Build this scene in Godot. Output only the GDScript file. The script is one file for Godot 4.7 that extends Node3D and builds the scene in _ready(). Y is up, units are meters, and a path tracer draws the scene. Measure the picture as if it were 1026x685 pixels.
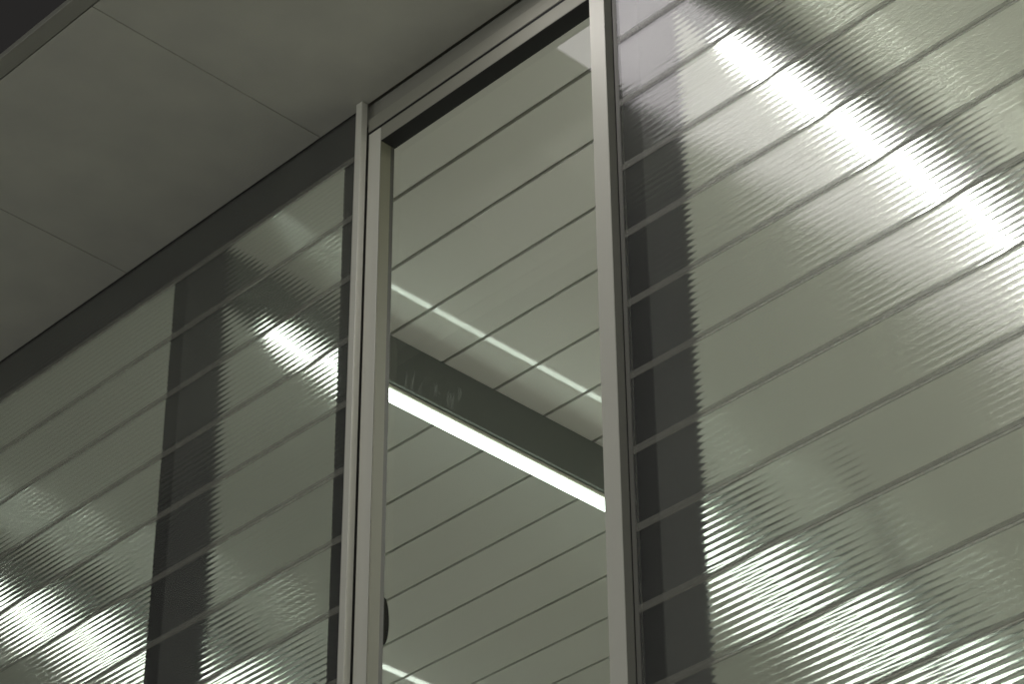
extends Node3D
# A night view up at a building front of ribbed polycarbonate boards with one clear window.
# D is the distance (m) from the camera to the facade plane; measured positions are multiples of it.
# World: x along the facade, y up, z = 0 the facade plane, +z outdoors.

const D := 5.25
const EYE := 1.6
const COURSE := 0.0540          # height of one board, in D
const H_SOFFIT := 1.277
const H_CEILING := 1.282
const TUBE_GLOW := 4.0
const SIDE_LIGHT := 13.0
const DOWN_LIGHT := 32.0
const CANOPY_GLOW := 0.85

const ORDINAL := ["first", "second", "third", "fourth", "fifth", "sixth", "seventh"]

var M := {}
var taken := {}

func X(u: float) -> float: return u * D
func Y(u: float) -> float: return EYE + u * D

# ---------------------------------------------------------------- helpers
func numbered(called: String) -> String:
	var n: int = taken.get(called, 0)
	taken[called] = n + 1
	return called if n == 0 else "%s_%03d" % [called, n]

func start() -> SurfaceTool:
	var st := SurfaceTool.new()
	st.begin(Mesh.PRIMITIVE_TRIANGLES)
	return st

func tri(st: SurfaceTool, p: Array, n: Array) -> void:
	var out: Vector3 = n[0] + n[1] + n[2]
	var c: Vector3 = (p[1] - p[0]).cross(p[2] - p[0])
	var order := [0, 2, 1] if c.dot(out) > 0.0 else [0, 1, 2]
	for i in order:
		st.set_normal(n[i])
		st.add_vertex(p[i])

func quad(st: SurfaceTool, a: Vector3, b: Vector3, c: Vector3, d: Vector3, na: Vector3, nb: Vector3, nc: Vector3, nd: Vector3) -> void:
	tri(st, [a, b, c], [na, nb, nc])
	tri(st, [a, c, d], [na, nc, nd])

func flat(st: SurfaceTool, a: Vector3, b: Vector3, c: Vector3, d: Vector3, n: Vector3) -> void:
	quad(st, a, b, c, d, n, n, n, n)

# a box between two corners with chamfered edges
func bx(st: SurfaceTool, lo: Vector3, hi: Vector3, bev := 0.0) -> void:
	var ctr := (lo + hi) / 2.0
	var h := (hi - lo).abs() / 2.0
	bev = minf(bev, minf(h.x, minf(h.y, h.z)) * 0.45)
	for ax in 3:
		var u := (ax + 1) % 3
		var v := (ax + 2) % 3
		for s in [-1.0, 1.0]:
			var n := Vector3.ZERO
			n[ax] = s
			var q := []
			for k in [[-1, -1], [1, -1], [1, 1], [-1, 1]]:
				var p := Vector3.ZERO
				p[ax] = s * h[ax]
				p[u] = k[0] * (h[u] - bev)
				p[v] = k[1] * (h[v] - bev)
				q.append(ctr + p)
			flat(st, q[0], q[1], q[2], q[3], n)
		if bev > 0.0:
			for su in [-1.0, 1.0]:
				for sv in [-1.0, 1.0]:
					var n := Vector3.ZERO
					n[u] = su
					n[v] = sv
					n = n.normalized()
					var a := Vector3.ZERO
					var b := Vector3.ZERO
					a[u] = su * h[u]
					a[v] = sv * (h[v] - bev)
					b[u] = su * (h[u] - bev)
					b[v] = sv * h[v]
					var e := Vector3.ZERO
					e[ax] = h[ax] - bev
					flat(st, ctr + a - e, ctr + a + e, ctr + b + e, ctr + b - e, n)
	if bev > 0.0:
		for sx in [-1.0, 1.0]:
			for sy in [-1.0, 1.0]:
				for sz in [-1.0, 1.0]:
					var s := Vector3(sx, sy, sz)
					var n := s.normalized()
					tri(st, [ctr + Vector3(h.x, h.y - bev, h.z - bev) * s, ctr + Vector3(h.x - bev, h.y, h.z - bev) * s, ctr + Vector3(h.x - bev, h.y - bev, h.z) * s], [n, n, n])

# a round tube along a path of points
func tube(st: SurfaceTool, path: Array, r: float, sides := 10) -> void:
	var rings := []
	for i in path.size():
		var t: Vector3 = (path[mini(i + 1, path.size() - 1)] - path[maxi(i - 1, 0)]).normalized()
		var ref := Vector3(1, 0, 0) if absf(t.x) < 0.8 else Vector3(0, 1, 0)
		var u := t.cross(ref).normalized()
		var v := t.cross(u)
		var ring := []
		for k in sides:
			var a := TAU * k / sides
			ring.append(u * cos(a) + v * sin(a))
		rings.append(ring)
	for i in path.size() - 1:
		for k in sides:
			var j := (k + 1) % sides
			var a: Vector3 = rings[i][k]
			var b: Vector3 = rings[i][j]
			var c: Vector3 = rings[i + 1][j]
			var d: Vector3 = rings[i + 1][k]
			quad(st, path[i] + a * r, path[i] + b * r, path[i + 1] + c * r, path[i + 1] + d * r, a, b, c, d)
	for e in [0, path.size() - 1]:
		var n: Vector3 = (path[0] - path[1]).normalized() if e == 0 else (path[-1] - path[-2]).normalized()
		for k in sides:
			tri(st, [path[e], path[e] + rings[e][k] * r, path[e] + rings[e][(k + 1) % sides] * r], [n, n, n])

# a lathe round a vertical axis; prof is a list of [radius, height]
func lathe(st: SurfaceTool, at: Vector3, prof: Array, sides := 24) -> void:
	for i in prof.size() - 1:
		var r0: float = prof[i][0]
		var r1: float = prof[i + 1][0]
		var y0: float = prof[i][1]
		var y1: float = prof[i + 1][1]
		for k in sides:
			var a := TAU * k / sides
			var b := TAU * (k + 1) / sides
			var da := Vector3(cos(a), 0, sin(a))
			var db := Vector3(cos(b), 0, sin(b))
			var slope := Vector2(y1 - y0, r0 - r1).normalized()
			var na := da * slope.x + Vector3.UP * slope.y
			var nb := db * slope.x + Vector3.UP * slope.y
			var p := [at + da * r0 + Vector3.UP * y0, at + db * r0 + Vector3.UP * y0, at + db * r1 + Vector3.UP * y1, at + da * r1 + Vector3.UP * y1]
			if r0 > 1e-5:
				tri(st, [p[0], p[1], p[2]], [na, nb, nb])
			if r1 > 1e-5:
				tri(st, [p[0], p[2], p[3]], [na, nb, na])

func obj(called: String, st: SurfaceTool, m: Material, parent: Node = self) -> MeshInstance3D:
	return put(called, st.commit(), m, parent)

func put(called: String, mesh: Mesh, m: Material, parent: Node = self) -> MeshInstance3D:
	var o := MeshInstance3D.new()
	o.name = numbered(called) if parent == self else called
	o.mesh = mesh
	o.material_override = m
	parent.add_child(o, true)
	return o

func tag(o: Node, label: String, category: String, group := "", kind := "") -> void:
	o.set_meta("label", label)
	o.set_meta("category", category)
	if group: o.set_meta("group", group)
	if kind: o.set_meta("kind", kind)

func thing(called: String, label: String, category: String, at := Vector3.ZERO, group := "", kind := "") -> Node3D:
	var o := Node3D.new()
	o.name = numbered(called)
	add_child(o)
	o.position = at
	tag(o, label, category, group, kind)
	return o

func box_part(called: String, lo: Vector3, hi: Vector3, m: Material, parent: Node, bev := 0.002) -> MeshInstance3D:
	var st := start()
	var off := Vector3.ZERO
	var up := parent
	while up != self:
		off += up.position
		up = up.get_parent()
	bx(st, lo.min(hi) - off, lo.max(hi) - off, bev)
	return obj(called, st, m, parent)

func area(called: String, parent: Node, at: Vector3, size: Vector2, towards: Vector3, up: Vector3, energy: float, tint: Color) -> void:
	var l := AreaLight3D.new()
	l.name = called
	parent.add_child(l, true)
	l.area_size = size
	l.area_normalize_energy = false
	l.light_color = tint
	l.light_energy = energy
	l.area_range = 40.0
	l.area_attenuation = 2.0
	l.shadow_enabled = true
	l.position = at
	l.basis = Basis.looking_at(towards, up)

# ---------------------------------------------------------------- materials
func mat(called: String, c: Color, rough := 0.6, metal := 0.0, spec := 0.5) -> StandardMaterial3D:
	var m := StandardMaterial3D.new()
	m.resource_name = called
	m.albedo_color = c
	m.roughness = rough
	m.metallic = metal
	m.metallic_specular = spec
	M[called] = m
	return m

func grain(called: String, low: Color, high: Color, freq: float, seed_: int) -> NoiseTexture2D:
	var n := FastNoiseLite.new()
	n.seed = seed_
	n.frequency = freq
	n.fractal_octaves = 4
	var t := NoiseTexture2D.new()
	t.noise = n
	t.width = 256
	t.height = 256
	t.seamless = true
	var g := Gradient.new()
	g.set_color(0, low)
	g.set_color(1, high)
	t.color_ramp = g
	t.resource_name = called
	return t

func textured(m: StandardMaterial3D, t: Texture2D, scale: float) -> void:
	m.albedo_texture = t
	m.uv1_triplanar = true
	m.uv1_world_triplanar = true
	m.uv1_scale = Vector3.ONE * scale

func materials() -> void:
	var rib := mat("ribbed polycarbonate", Color(0.94, 0.95, 0.93, 0.04), 0.09)
	rib.transparency = BaseMaterial3D.TRANSPARENCY_ALPHA
	rib.refraction_enabled = true
	rib.refraction_scale = 0.058
	var jt := mat("board joint", Color(0.58, 0.58, 0.54, 0.34), 0.4)
	jt.transparency = BaseMaterial3D.TRANSPARENCY_ALPHA
	mat("aluminium", Color(0.85, 0.85, 0.80), 0.42, 0.1)
	mat("darker aluminium", Color(0.6, 0.6, 0.55), 0.5, 0.1)  # darker tone for the head frame and the top rail
	mat("olive reveal", Color(0.38, 0.38, 0.31), 0.5)
	mat("dark aluminium", Color(0.2, 0.2, 0.18), 0.5, 0.2)
	mat("gasket", Color(0.07, 0.07, 0.065), 0.7)  # black that carries the shade of the head gap and rail underside
	mat("steel paint", Color(0.285, 0.30, 0.275), 0.6)
	mat("darker steel", Color(0.11, 0.11, 0.11), 0.7, 0.0, 0.3)  # columns set darker than the beams
	mat("black plastic", Color(0.02, 0.02, 0.02), 0.7, 0.0, 0.15)
	mat("cable sheath", Color(0.1, 0.1, 0.095), 0.6)
	var gl := mat("window glass", Color(0.9, 0.96, 0.9, 0.005), 0.0)
	gl.transparency = BaseMaterial3D.TRANSPARENCY_ALPHA
	var sm := mat("dried smear", Color(0.8, 0.84, 0.78, 0.13), 0.6)
	sm.transparency = BaseMaterial3D.TRANSPARENCY_ALPHA
	var soffit := mat("soffit board", Color(1, 1, 1), 0.65)
	textured(soffit, grain("soffit grain", Color(0.70, 0.70, 0.66), Color(0.75, 0.75, 0.70), 0.02, 3), 0.5)
	mat("soffit trim", Color(0.56, 0.56, 0.52), 0.6)
	for k in 3:
		var t := mat("ceiling plank %d" % k, Color(0.80, 0.80, 0.77).lightened(0.03 * k), 0.05, 0.0, 0.42)
	mat("ceiling void", Color(0.60, 0.60, 0.56), 0.9)
	mat("edge grey", Color(0.42, 0.42, 0.39), 0.6)
	mat("plaster", Color(0.80, 0.80, 0.77), 0.8)
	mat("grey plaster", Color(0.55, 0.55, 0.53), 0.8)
	var fl := mat("floor", Color(1, 1, 1), 0.4)
	textured(fl, grain("floor grain", Color(0.70, 0.70, 0.67), Color(0.76, 0.76, 0.73), 0.03, 5), 0.4)
	var gr := mat("paving", Color(1, 1, 1), 0.9)
	textured(gr, grain("paving grain", Color(0.36, 0.36, 0.34), Color(0.5, 0.5, 0.47), 0.04, 7), 0.6)
	var cc := mat("concrete", Color(1, 1, 1), 0.85)
	textured(cc, grain("concrete grain", Color(0.48, 0.48, 0.45), Color(0.58, 0.58, 0.55), 0.03, 9), 0.5)
	mat("lamp housing", Color(0.62, 0.62, 0.57), 0.5)
	var g := mat("tube glow", Color(0.9, 0.92, 0.88), 0.5)
	g.emission_enabled = true
	g.emission = GLOW_TINT
	g.emission_energy_multiplier = TUBE_GLOW
	var c := mat("canopy lamp glow", Color(0.9, 0.9, 0.9), 0.5)
	c.emission_enabled = true
	c.emission = CANOPY_TINT
	c.emission_energy_multiplier = CANOPY_GLOW
	var s := mat("added lamp glow", Color(0.9, 0.9, 0.88), 0.5)
	s.emission_enabled = true
	s.emission = ADDED_LAMP_TINT
	s.emission_energy_multiplier = 6.0

const TINT := Color(1.0, 0.99, 0.965)
const GLOW_TINT := Color(0.90, 1.0, 0.92)
const CANOPY_TINT := Color(1.0, 0.975, 0.985)
const ADDED_LAMP_TINT := Color(1.0, 1.0, 0.985)

# ---------------------------------------------------------------- builders
# one ribbed board, base at the origin, running along +x
func board_mesh(length: float, height: float) -> ArrayMesh:
	var st := start()
	var n_ribs := 11
	var per := 10
	var n := n_ribs * per
	var face := []          # per face: list of [y, z, normal]
	for f in 2:
		var row := []
		for i in n + 1:
			var u := float(i) / n
			var y := u * height
			var ph := TAU * n_ribs * u
			var z := 0.0
			var dz := 0.0
			if f == 0:
				var amp := 0.00013
				var bow := 0.0016
				z = -0.004 + amp * sin(ph) + bow * 4.0 * u * (1.0 - u)
				dz = amp * cos(ph) * TAU * n_ribs / height + bow * 4.0 * (1.0 - 2.0 * u) / height
				row.append([y, z, Vector3(0, -dz, 1).normalized()])
			else:
				var amp := 0.00012
				z = -0.020 + amp * (sin(ph + 0.6) + 0.15 * sin(2.0 * ph))
				dz = amp * (cos(ph + 0.6) + 0.3 * cos(2.0 * ph)) * TAU * n_ribs / height
				row.append([y, z, Vector3(0, dz, -1).normalized()])
		face.append(row)
	for f in 2:
		for i in n:
			var a: Array = face[f][i]
			var b: Array = face[f][i + 1]
			quad(st, Vector3(0, a[0], a[1]), Vector3(length, a[0], a[1]), Vector3(length, b[0], b[1]), Vector3(0, b[0], b[1]), a[2], a[2], b[2], b[2])
	for e in [0, n]:
		var o: Array = face[0][e]
		var p: Array = face[1][e]
		flat(st, Vector3(0, o[0], o[1]), Vector3(length, o[0], o[1]), Vector3(length, p[0], p[1]), Vector3(0, p[0], p[1]), Vector3(0, -1 if e == 0 else 1, 0))
	for x in [0.0, length]:
		var nn := Vector3(-1 if x == 0.0 else 1, 0, 0)
		for i in n:
			flat(st, Vector3(x, face[0][i][0], face[0][i][1]), Vector3(x, face[0][i + 1][0], face[0][i + 1][1]), Vector3(x, face[1][i + 1][0], face[1][i + 1][1]), Vector3(x, face[1][i][0], face[1][i][1]), nn)
	return st.commit()

func facade_bay(wall: Node3D, x0: float, x1: float) -> void:
	var gap := 0.002
	var mesh := board_mesh(x1 - x0, COURSE * D - gap)
	var st := start()
	bx(st, Vector3(0, -0.0145, -0.0018), Vector3(x1 - x0, 0.0145, 0.0), 0.0005)
	var strip := st.commit()
	for k in range(-1, 18):
		var y := Y(1.2335 - COURSE * (k + 1))
		if k == -1:
			# the cut top course under the soffit
			var t := put("board", board_mesh(x1 - x0, (H_SOFFIT - 1.2335) * D - gap), M["ribbed polycarbonate"], wall)
			t.position = Vector3(x0, Y(1.2335) + gap / 2, 0)
			y = Y(1.2335)
		else:
			var b := put("board", mesh, M["ribbed polycarbonate"], wall)
			b.position = Vector3(x0, y + gap / 2, 0)
		var j := put("joint_strip", strip, M["board joint"], wall)
		j.position = Vector3(x0, y, 0)

func portal_frame(xc: float, xb: float, label: String) -> void:
	var t := thing("portal_frame", label, "frame", Vector3(X(xc), Y(0.6), -0.1), "steel portal frames inside the building")
	var w := 0.045
	box_part("column", Vector3(X(xc) - w, Y(0.6), -0.036), Vector3(X(xc) + w, Y(H_CEILING) - 0.002, -0.048 * D), M["darker steel"], t, 0.003)
	box_part("beam", Vector3(X(xb) - w, Y(1.2356), -0.048 * D), Vector3(X(xb) + w, Y(H_CEILING) - 0.002, -8.6), M["steel paint"], t, 0.003)

func strip_light(xu: float, power: float, label: String) -> void:
	var z0 := -0.47
	var z1 := -6.6
	var xc := X(xu)
	var t := thing("strip_light", label, "lamp", Vector3(xc, Y(1.2356), (z0 + z1) / 2), "strip lights under the ceiling beams")
	var body := box_part("housing", Vector3(xc - 0.03, Y(1.2316), z0), Vector3(xc + 0.03, Y(1.2356) - 0.001, z1), M["lamp housing"], t, 0.003)
	var st := start()
	bx(st, Vector3(-0.0255, Y(1.2247) - Y(1.2356), (z0 - z1) / -2 + 0.02), Vector3(0.0255, Y(1.2316) - Y(1.2356), (z0 - z1) / 2 - 0.02), 0.006)
	obj("light_diffuser", st, M["tube glow"], t)
	for s in [z0, z1]:
		var e := -1.0 if s == z0 else 1.0
		box_part("end_cap", Vector3(xc - 0.027, Y(1.2241), s), Vector3(xc + 0.027, Y(1.2317), s + e * 0.018), M["lamp housing"], body, 0.003)
	var yc := (Y(1.2247) + Y(1.2316)) / 2 - Y(1.2356)
	var hh := Y(1.2316) - Y(1.2247)
	area("side_light", t, Vector3(0.0275, yc, 0), Vector2(z0 - z1 - 0.05, hh), Vector3.RIGHT, Vector3.UP, SIDE_LIGHT * power / PI, TINT)
	area("side_light", t, Vector3(-0.0275, yc, 0), Vector2(z0 - z1 - 0.05, hh), Vector3.LEFT, Vector3.UP, SIDE_LIGHT * power / PI, TINT)
	area("down_light", t, Vector3(0, Y(1.2247) - Y(1.2356) - 0.002, 0), Vector2(0.05, z0 - z1 - 0.05), Vector3.DOWN, Vector3.BACK, DOWN_LIGHT * power / PI, TINT)

func window_unit() -> void:
	var yb := 0.30
	var w := thing("window_1", "tall clear glazed window with grey aluminium frame between the ribbed boards", "window", Vector3(X(-1.05), Y(yb), 0), "", "structure")
	var al: Material = M["aluminium"]
	var dk: Material = M["dark aluminium"]
	var dd := 0.0102 * D           # from the sash face to the glass
	var back := -0.014 * D
	# dark jambs behind the frame and the board ends
	box_part("jamb", Vector3(X(-1.203), Y(yb), -0.036), Vector3(X(-1.1570), Y(1.276), -0.0715), dk, w, 0.001)
	box_part("jamb", Vector3(X(-0.9425), Y(yb), -0.036), Vector3(X(-0.9125), Y(1.276), -0.0715), dk, w, 0.001)
	# projecting cover bar
	box_part("cover_bar", Vector3(X(-1.1786), Y(yb), 0.0066 * D), Vector3(X(-1.1720), Y(H_SOFFIT) - 0.002, 0.003), al, w, 0.002)
	# outer head frame and the set-back closer above it
	box_part("head_frame", Vector3(X(-1.1718), Y(1.2497), 0.0), Vector3(X(-0.9291), Y(1.2618), -0.06), M["darker aluminium"], w, 0.002)
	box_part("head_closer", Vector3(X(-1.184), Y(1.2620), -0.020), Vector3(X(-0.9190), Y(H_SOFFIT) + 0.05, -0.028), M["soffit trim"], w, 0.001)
	box_part("gap_shade", Vector3(X(-1.1706), Y(1.2470), -0.003), Vector3(X(-0.9291), Y(1.2495), -0.055), M["gasket"], w, 0.0005)  # black fill standing in for the shade inside the open gap
	# sash
	var sash := box_part("sash_stile", Vector3(X(-1.1706), Y(yb + 0.02), 0.0), Vector3(X(-1.1575), Y(1.2468), back), al, w, 0.0015)
	box_part("sash_rail", Vector3(X(-1.1573), Y(1.2341), 0.0), Vector3(X(-0.9292), Y(1.2468), back), M["darker aluminium"], w, 0.0015)
	box_part("sash_rail", Vector3(X(-1.1573), Y(yb + 0.02), 0.0), Vector3(X(-0.9435), Y(yb + 0.033), back), al, w, 0.0015)
	box_part("post", Vector3(X(-0.943), Y(yb), 0.001), Vector3(X(-0.9291), Y(1.2339), back), al, w, 0.0015)
	box_part("rail_underside_shade", Vector3(X(-1.1573), Y(1.2335), -0.001), Vector3(X(-0.9436), Y(1.2340), back), M["gasket"], w, 0.0005)  # thin strip added to put shade into the rail underside colour
	box_part("stile_reveal", Vector3(X(-1.1574), Y(yb + 0.034), -0.001), Vector3(X(-1.1569), Y(1.2356), -dd + 0.001), M["olive reveal"], w, 0.0005)  # thin strip added over the stile reveal, darker and more olive
	# glass
	var st := start()
	var gz := -dd
	var off: Vector3 = w.position
	flat(st, Vector3(X(-1.1573), Y(yb + 0.033), gz) - off, Vector3(X(-0.9435), Y(yb + 0.033), gz) - off, Vector3(X(-0.9435), Y(1.2340), gz) - off, Vector3(X(-1.1573), Y(1.2340), gz) - off, Vector3(0, 0, 1))
	var pane := obj("pane", st, M["window glass"], w)
	# dried wiping marks on the pane: thin curved strokes of film
	var rng := RandomNumberGenerator.new()
	rng.seed = 11
	var smst := start()
	for q in [[-1.131, 1.018, 6, 0.022], [-1.1165, 1.005, 4, 0.016], [-1.104, 0.998, 4, 0.014], [-1.087, 0.985, 7, 0.016]]:
		for k in q[2]:
			var x0 := X(q[0] + rng.randf_range(-0.006, 0.006))
			var yc := Y(q[1] + rng.randf_range(-0.006, 0.006))
			var len_: float = q[3] * D * rng.randf_range(0.4, 1.0)
			var lean := rng.randf_range(-0.25, 0.15)
			var bend := rng.randf_range(-0.012, 0.012)
			var wd := rng.randf_range(0.0015, 0.005)
			for i in 8:
				var t0 := i / 8.0
				var t1 := (i + 1) / 8.0
				var pa := Vector3(x0 + lean * len_ * t0 + bend * sin(PI * t0), yc - len_ * t0, gz + 0.0012) - off
				var pb := Vector3(x0 + lean * len_ * t1 + bend * sin(PI * t1), yc - len_ * t1, gz + 0.0012) - off
				var wa := Vector3(wd * sin(PI * (0.1 + 0.8 * t0)), 0, 0)
				var wb := Vector3(wd * sin(PI * (0.1 + 0.8 * t1)), 0, 0)
				flat(smst, pa - wa, pa + wa, pb + wb, pb - wb, Vector3(0, 0, 1))
	var smear := obj("smear", smst, M["dried smear"], pane)
	smear.set_meta("kind", "stuff")
	smear.set_meta("label", "faint whitish wiping marks on the glass")
	# edge profile of the boards next to the post
	box_part("edge_profile", Vector3(X(-0.9222), Y(yb), -0.002), Vector3(X(-0.9187), Y(1.276), -0.028), M["edge grey"], w, 0.001)
	# bow handle on the inner face of the stile
	var y0 := Y(0.8612)
	var y1 := Y(0.8240)
	var xh := X(-1.1630) - off.x
	var hst := start()
	var outline := []          # [z, y] of the solid grip, bulging into the room
	for i in 21:
		var t := i / 20.0
		outline.append(Vector2(back - 0.004 - 0.036 * pow(sin(PI * t), 0.3), lerpf(y0, y1, t) - off.y))
	var hw := 0.011
	for i in 20:
		var a: Vector2 = outline[i]
		var b: Vector2 = outline[i + 1]
		var n := Vector3(0, a.x - b.x, b.y - a.y).normalized()
		if n.z > 0.0: n = -n
		flat(hst, Vector3(xh - hw, a.y, a.x), Vector3(xh + hw, a.y, a.x), Vector3(xh + hw, b.y, b.x), Vector3(xh - hw, b.y, b.x), n)
		for sd in [-1.0, 1.0]:
			var inner := back - 0.002
			flat(hst, Vector3(xh + sd * hw, a.y, a.x), Vector3(xh + sd * hw, b.y, b.x), Vector3(xh + sd * hw, b.y, inner), Vector3(xh + sd * hw, a.y, inner), Vector3(sd, 0, 0))
	var h := obj("handle", hst, M["black plastic"], w)
	h.set_meta("label", "black bow handle")
	for yy in [y0, y1]:
		box_part("handle_foot", Vector3(X(-1.1665), yy - 0.014, back), Vector3(X(-1.1595), yy + 0.014, back - 0.012), M["black plastic"], h, 0.003)

func cable(points: Array, label: String) -> void:
	var c := Curve3D.new()
	for p in points: c.add_point(p)
	var base: Vector3 = points[0]
	var t := thing("hanging_cable", label, "cable", base, "cables hanging from the ceiling")
	var path := []
	for p in points: path.append(p - base)
	# smooth the path
	var fine := []
	for i in path.size() - 1:
		var p0: Vector3 = path[maxi(i - 1, 0)]
		var p1: Vector3 = path[i]
		var p2: Vector3 = path[i + 1]
		var p3: Vector3 = path[mini(i + 2, path.size() - 1)]
		for k in 6:
			fine.append(p1.cubic_interpolate(p2, p0, p3, k / 6.0))
	fine.append(path[-1])
	var st := start()
	tube(st, fine, 0.022, 8)
	obj("sheath", st, M["cable sheath"], t)
	var r := start()
	lathe(r, Vector3.ZERO, [[0.0, -0.03], [0.03, -0.03], [0.04, -0.01], [0.04, -0.001], [0.0, -0.001]], 16)
	obj("ceiling_rose", r, M["cable sheath"], t)

func ray_point(fx: float, fy: float, k: float) -> Vector3:
	# the point k times as far from the eye as the facade point (fx, fy)
	return Vector3(fx * k * D, EYE + fy * k * D, (1.0 - k) * D)

func added_lamp(at: Vector3, energy: float, k: int) -> void:  # unseen lamp, added to brighten the soffit and facade
	var t := thing("added_lamp", "added unseen grey post lamp with white globe on the paving, %s from the window's handle side" % ORDINAL[k], "added lamp", at, "added globe lamps in front of the building")
	var p := start()
	lathe(p, Vector3.ZERO, [[0.0, 0.0], [0.16, 0.0], [0.16, 0.05], [0.08, 0.12], [0.055, 0.5], [0.045, 3.7], [0.07, 3.72], [0.09, 3.8], [0.0, 3.8]], 20)
	obj("post", p, M["dark aluminium"], t)
	var g := start()
	var prof := []
	for i in 17:
		var a := -PI / 2 + PI * i / 16.0
		prof.append([maxf(0.0, 0.22 * cos(a)), 4.0 + 0.22 * sin(a)])
	lathe(g, Vector3.ZERO, prof, 24)
	obj("lamp_globe", g, M["added lamp glow"], t)
	var l := OmniLight3D.new()
	l.name = "globe_light"
	t.add_child(l)
	l.position = Vector3(0, 4.0, 0)
	l.light_energy = energy
	l.light_color = ADDED_LAMP_TINT
	l.light_size = 0.2
	l.omni_range = 60.0
	l.omni_attenuation = 2.0
	l.shadow_enabled = true

# ---------------------------------------------------------------- scene
func _ready() -> void:
	# camera
	var cam := Camera3D.new()
	cam.name = "camera"
	add_child(cam)
	cam.fov = 14.604
	cam.near = 0.1
	cam.far = 200.0
	cam.transform = Transform3D(Basis(Vector3(0.69616847, -0.00695538, -0.71784475), Vector3(0.41171271, 0.82302628, 0.39130599), Vector3(0.58808341, -0.5679607, 0.57582857)), Vector3(0, EYE, D))
	cam.current = true
	# night sky and exposure
	var we := WorldEnvironment.new()
	we.name = "night_sky"
	var env := Environment.new()
	env.background_mode = Environment.BG_COLOR
	env.background_color = Color(0.118, 0.115, 0.112)
	env.tonemap_mode = Environment.TONE_MAPPER_LINEAR
	env.tonemap_exposure = 1.55
	env.sdfgi_enabled = true
	env.ssao_enabled = true
	env.ssil_enabled = true
	we.environment = env
	add_child(we)
	materials()
	for k in 4:
		added_lamp(Vector3(-15.0 + 7.0 * k, 0.0, 10.0), 5.1, k)

	# ------------------------------------------------ structure
	var xl := X(-2.42)
	var xr := X(0.40)
	# facade of ribbed boards, one bay on each side of the window
	var wall := thing("wall_front", "facade of long ribbed translucent polycarbonate boards either side of the window", "wall", Vector3.ZERO, "", "structure")
	facade_bay(wall, xl, X(-1.1845))
	facade_bay(wall, X(-0.9185), xr)
	# plate that closes the facade at the ceiling edge
	for e in [[xl, X(-1.1845)], [X(-0.9185), xr]]:
		box_part("edge_plate", Vector3(e[0], Y(1.2365), -0.026), Vector3(e[1], Y(H_SOFFIT) + 0.05, -0.034), M["dark aluminium"], wall, 0.001)
	var y_floor := Y(0.6)
	var base := thing("wall_base", "plain grey concrete wall below the ribbed boards", "wall", Vector3.ZERO, "", "structure")
	box_part("concrete_wall", Vector3(xl, 0.0, 0.0), Vector3(xr, Y(0.26), -0.3), M["concrete"], base, 0.004)
	box_part("spandrel", Vector3(xl, Y(0.26), -0.08), Vector3(xr, y_floor - 0.25, -0.3), M["concrete"], base, 0.004)
	# room shell
	var fl := box_part("floor", Vector3(xl, y_floor - 0.25, -0.04), Vector3(xr, y_floor, -9.2), M["floor"], self, 0.0)
	tag(fl, "grey floor of the lit room behind the facade", "floor", "", "structure")
	var wb := box_part("wall_back", Vector3(xl, y_floor, -9.0), Vector3(xr, Y(1.332), -9.2), M["plaster"], self, 0.0)
	tag(wb, "pale plaster wall at the far side of the lit room", "wall", "", "structure")
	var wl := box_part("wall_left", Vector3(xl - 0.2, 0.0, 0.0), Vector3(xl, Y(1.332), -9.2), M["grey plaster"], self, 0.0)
	tag(wl, "grey plaster end wall on the handle side of the lit room", "wall", "", "structure")
	var wr := box_part("wall_right", Vector3(xr, 0.0, 0.0), Vector3(xr + 0.2, Y(1.332), -9.2), M["plaster"], self, 0.0)
	tag(wr, "pale plaster end wall of the lit room away from the handle", "wall", "", "structure")
	# ceiling of planks 0.30 m wide with open joints
	var ceiling := thing("ceiling", "glossy off-white plank ceiling with open joints inside the building", "ceiling", Vector3.ZERO, "", "structure")
	box_part("backing", Vector3(xl, Y(H_CEILING) + 0.020, -0.04), Vector3(xr, Y(1.332), -9.2), M["ceiling void"], ceiling, 0.0)
	var edges := [xl, X(-1.921), X(-1.398), X(-0.908), X(-0.43), X(0.04), xr]
	var row := 0
	for i in range(-1, 27):
		var z0 := -0.0961 * D - 0.0609 * D * (i - 1)
		var z1 := z0 - 0.0609 * D
		z0 = minf(z0, -0.036)
		for b in edges.size() - 1:
			box_part("plank", Vector3(edges[b] + 0.003, Y(H_CEILING), z0 - 0.008), Vector3(edges[b + 1] - 0.003, Y(H_CEILING) + 0.018, z1 + 0.008), M["ceiling plank %d" % ((i * 5 + b * 3 + 7) % 3)], ceiling, 0.002)
		row += 1
	# soffit panels outdoors
	var soffit := thing("ceiling_soffit", "grey soffit boards with fine joints under the roof overhang", "soffit", Vector3.ZERO, "", "structure")
	var sz := 0.2146 * D
	box_part("backing", Vector3(xl, Y(H_SOFFIT) + 0.016, 0.0), Vector3(xr, Y(H_SOFFIT) + 0.028, sz), M["ceiling void"], soffit, 0.0)
	for k in range(-5, 8):
		var a := maxf(X(-1.2267 + 0.2402 * k) + 0.0022, xl)
		var b := minf(X(-1.2267 + 0.2402 * (k + 1)) - 0.0022, xr)
		if b > a:
			box_part("soffit_board", Vector3(a, Y(H_SOFFIT), 0.001), Vector3(b, Y(H_SOFFIT) + 0.015, sz - 0.002), M["soffit board"], soffit, 0.0015)
	var trim := box_part("trim_1", Vector3(xl, Y(H_SOFFIT) - 0.002, sz + 0.003), Vector3(X(-1.065), Y(H_SOFFIT) + 0.024, sz + 0.077), M["soffit trim"], self, 0.003)
	tag(trim, "grey metal edge trim along the outer edge of the soffit", "trim", "", "structure")
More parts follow.
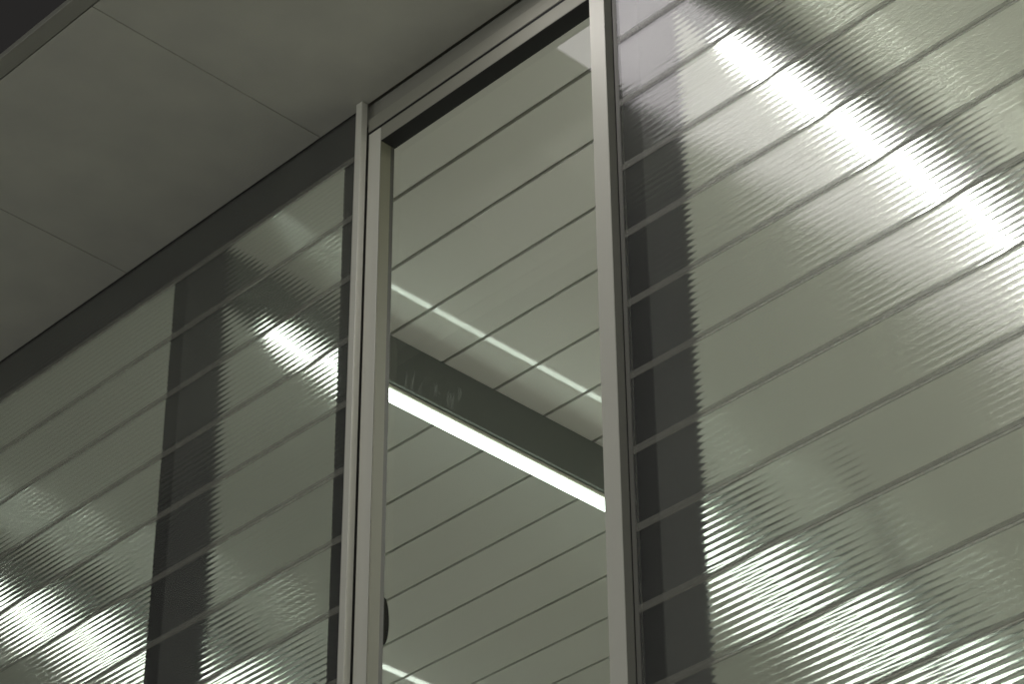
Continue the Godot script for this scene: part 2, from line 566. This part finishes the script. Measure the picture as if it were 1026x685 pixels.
	var roof := box_part("roof", Vector3(xl, Y(H_SOFFIT) + 0.30, -9.2), Vector3(xr, Y(H_SOFFIT) + 0.45, 0.0), M["concrete"], self, 0.0)
	tag(roof, "flat concrete roof slab above the soffit and ceiling", "roof", "", "structure")
	# entrance canopy that projects from the soffit beyond the frame; its lamps mirror in the boards
	var canopy := thing("canopy", "flat white entrance canopy projecting from the soffit beside the window", "canopy", Vector3.ZERO, "", "structure")
	box_part("canopy_slab", Vector3(X(-1.06), Y(H_SOFFIT) + 0.002, sz + 0.003), Vector3(xr, Y(H_SOFFIT) + 0.16, 0.80 * D), M["soffit board"], canopy, 0.004)
	var gr := box_part("ground", Vector3(-40, -0.2, 0.0), Vector3(40, 0.0, 40), M["paving"], self, 0.0)
	tag(gr, "grey paving in front of the building", "ground", "", "structure")

	# ------------------------------------------------ things
	window_unit()
	portal_frame(-1.921, -1.921, "dark steel column and beam, second frame from the window on the handle side")
	portal_frame(-1.398, -1.398, "dark steel column and beam behind the boards, first frame on the window's handle side")
	portal_frame(-0.9123, -0.908, "dark steel column and beam right behind the boards at the window's plain post")
	portal_frame(-0.43, -0.43, "dark steel column and beam, second frame from the window past the plain post")
	portal_frame(0.04, 0.04, "dark steel column and beam, third frame from the window past the plain post")
	strip_light(-1.921, 0.15, "glowing strip light glimpsed only through the boards, two frames from window on handle side")
	strip_light(-1.3985, 0.1, "long white glowing strip light under the beam seen through the clear window")
	strip_light(-0.9065, 0.75, "dazzling white strip light behind the boards, starting beside the window's plain post")
	strip_light(-0.43, 0.9, "white strip light under the second beam from the window past the plain post")
	strip_light(0.04, 4.0, "white strip light under the third beam from the window past the plain post")
	# square lamps set under the canopy, in one row out from the facade
	for k in 7:
		var z0 := 0.03 * D + 0.60 * k
		var t := thing("canopy_light", "square white panel lamp under the entrance canopy, %s out from the facade" % ORDINAL[k], "lamp", Vector3(X(-0.9755), Y(H_SOFFIT), z0 + 0.3), "panel lamps under the canopy")
		box_part("frame", Vector3(X(-1.029), Y(H_SOFFIT) - 0.012, z0 + 0.002), Vector3(X(-0.922), Y(H_SOFFIT) - 0.001, z0 + 0.598), M["soffit trim"], t, 0.002)
		box_part("light_diffuser", Vector3(X(-1.029) + 0.012, Y(H_SOFFIT) - 0.016, z0 + 0.012), Vector3(X(-0.922) - 0.012, Y(H_SOFFIT) - 0.0125, z0 + 0.588), M["canopy lamp glow"], t, 0.001)
		area("panel_light", t, Vector3(0, -0.018, 0), Vector2(0.55, 0.57), Vector3.DOWN, Vector3.BACK, CANOPY_GLOW / PI, CANOPY_TINT)
	cable([ray_point(-0.7479, 0.7434, 1.724), ray_point(-0.7319, 0.7026, 1.67), ray_point(-0.7193, 0.6677, 1.63), ray_point(-0.7101, 0.6222, 1.60), ray_point(-0.705, 0.56, 1.59)], "dark cable hanging from the ceiling behind the boards past the plain post")
	cable([ray_point(-1.313, 0.9019, 1.421), ray_point(-1.2904, 0.8657, 1.39), ray_point(-1.2698, 0.8328, 1.37), ray_point(-1.26, 0.77, 1.36)], "dark cable hanging from the ceiling behind the boards on the handle side")
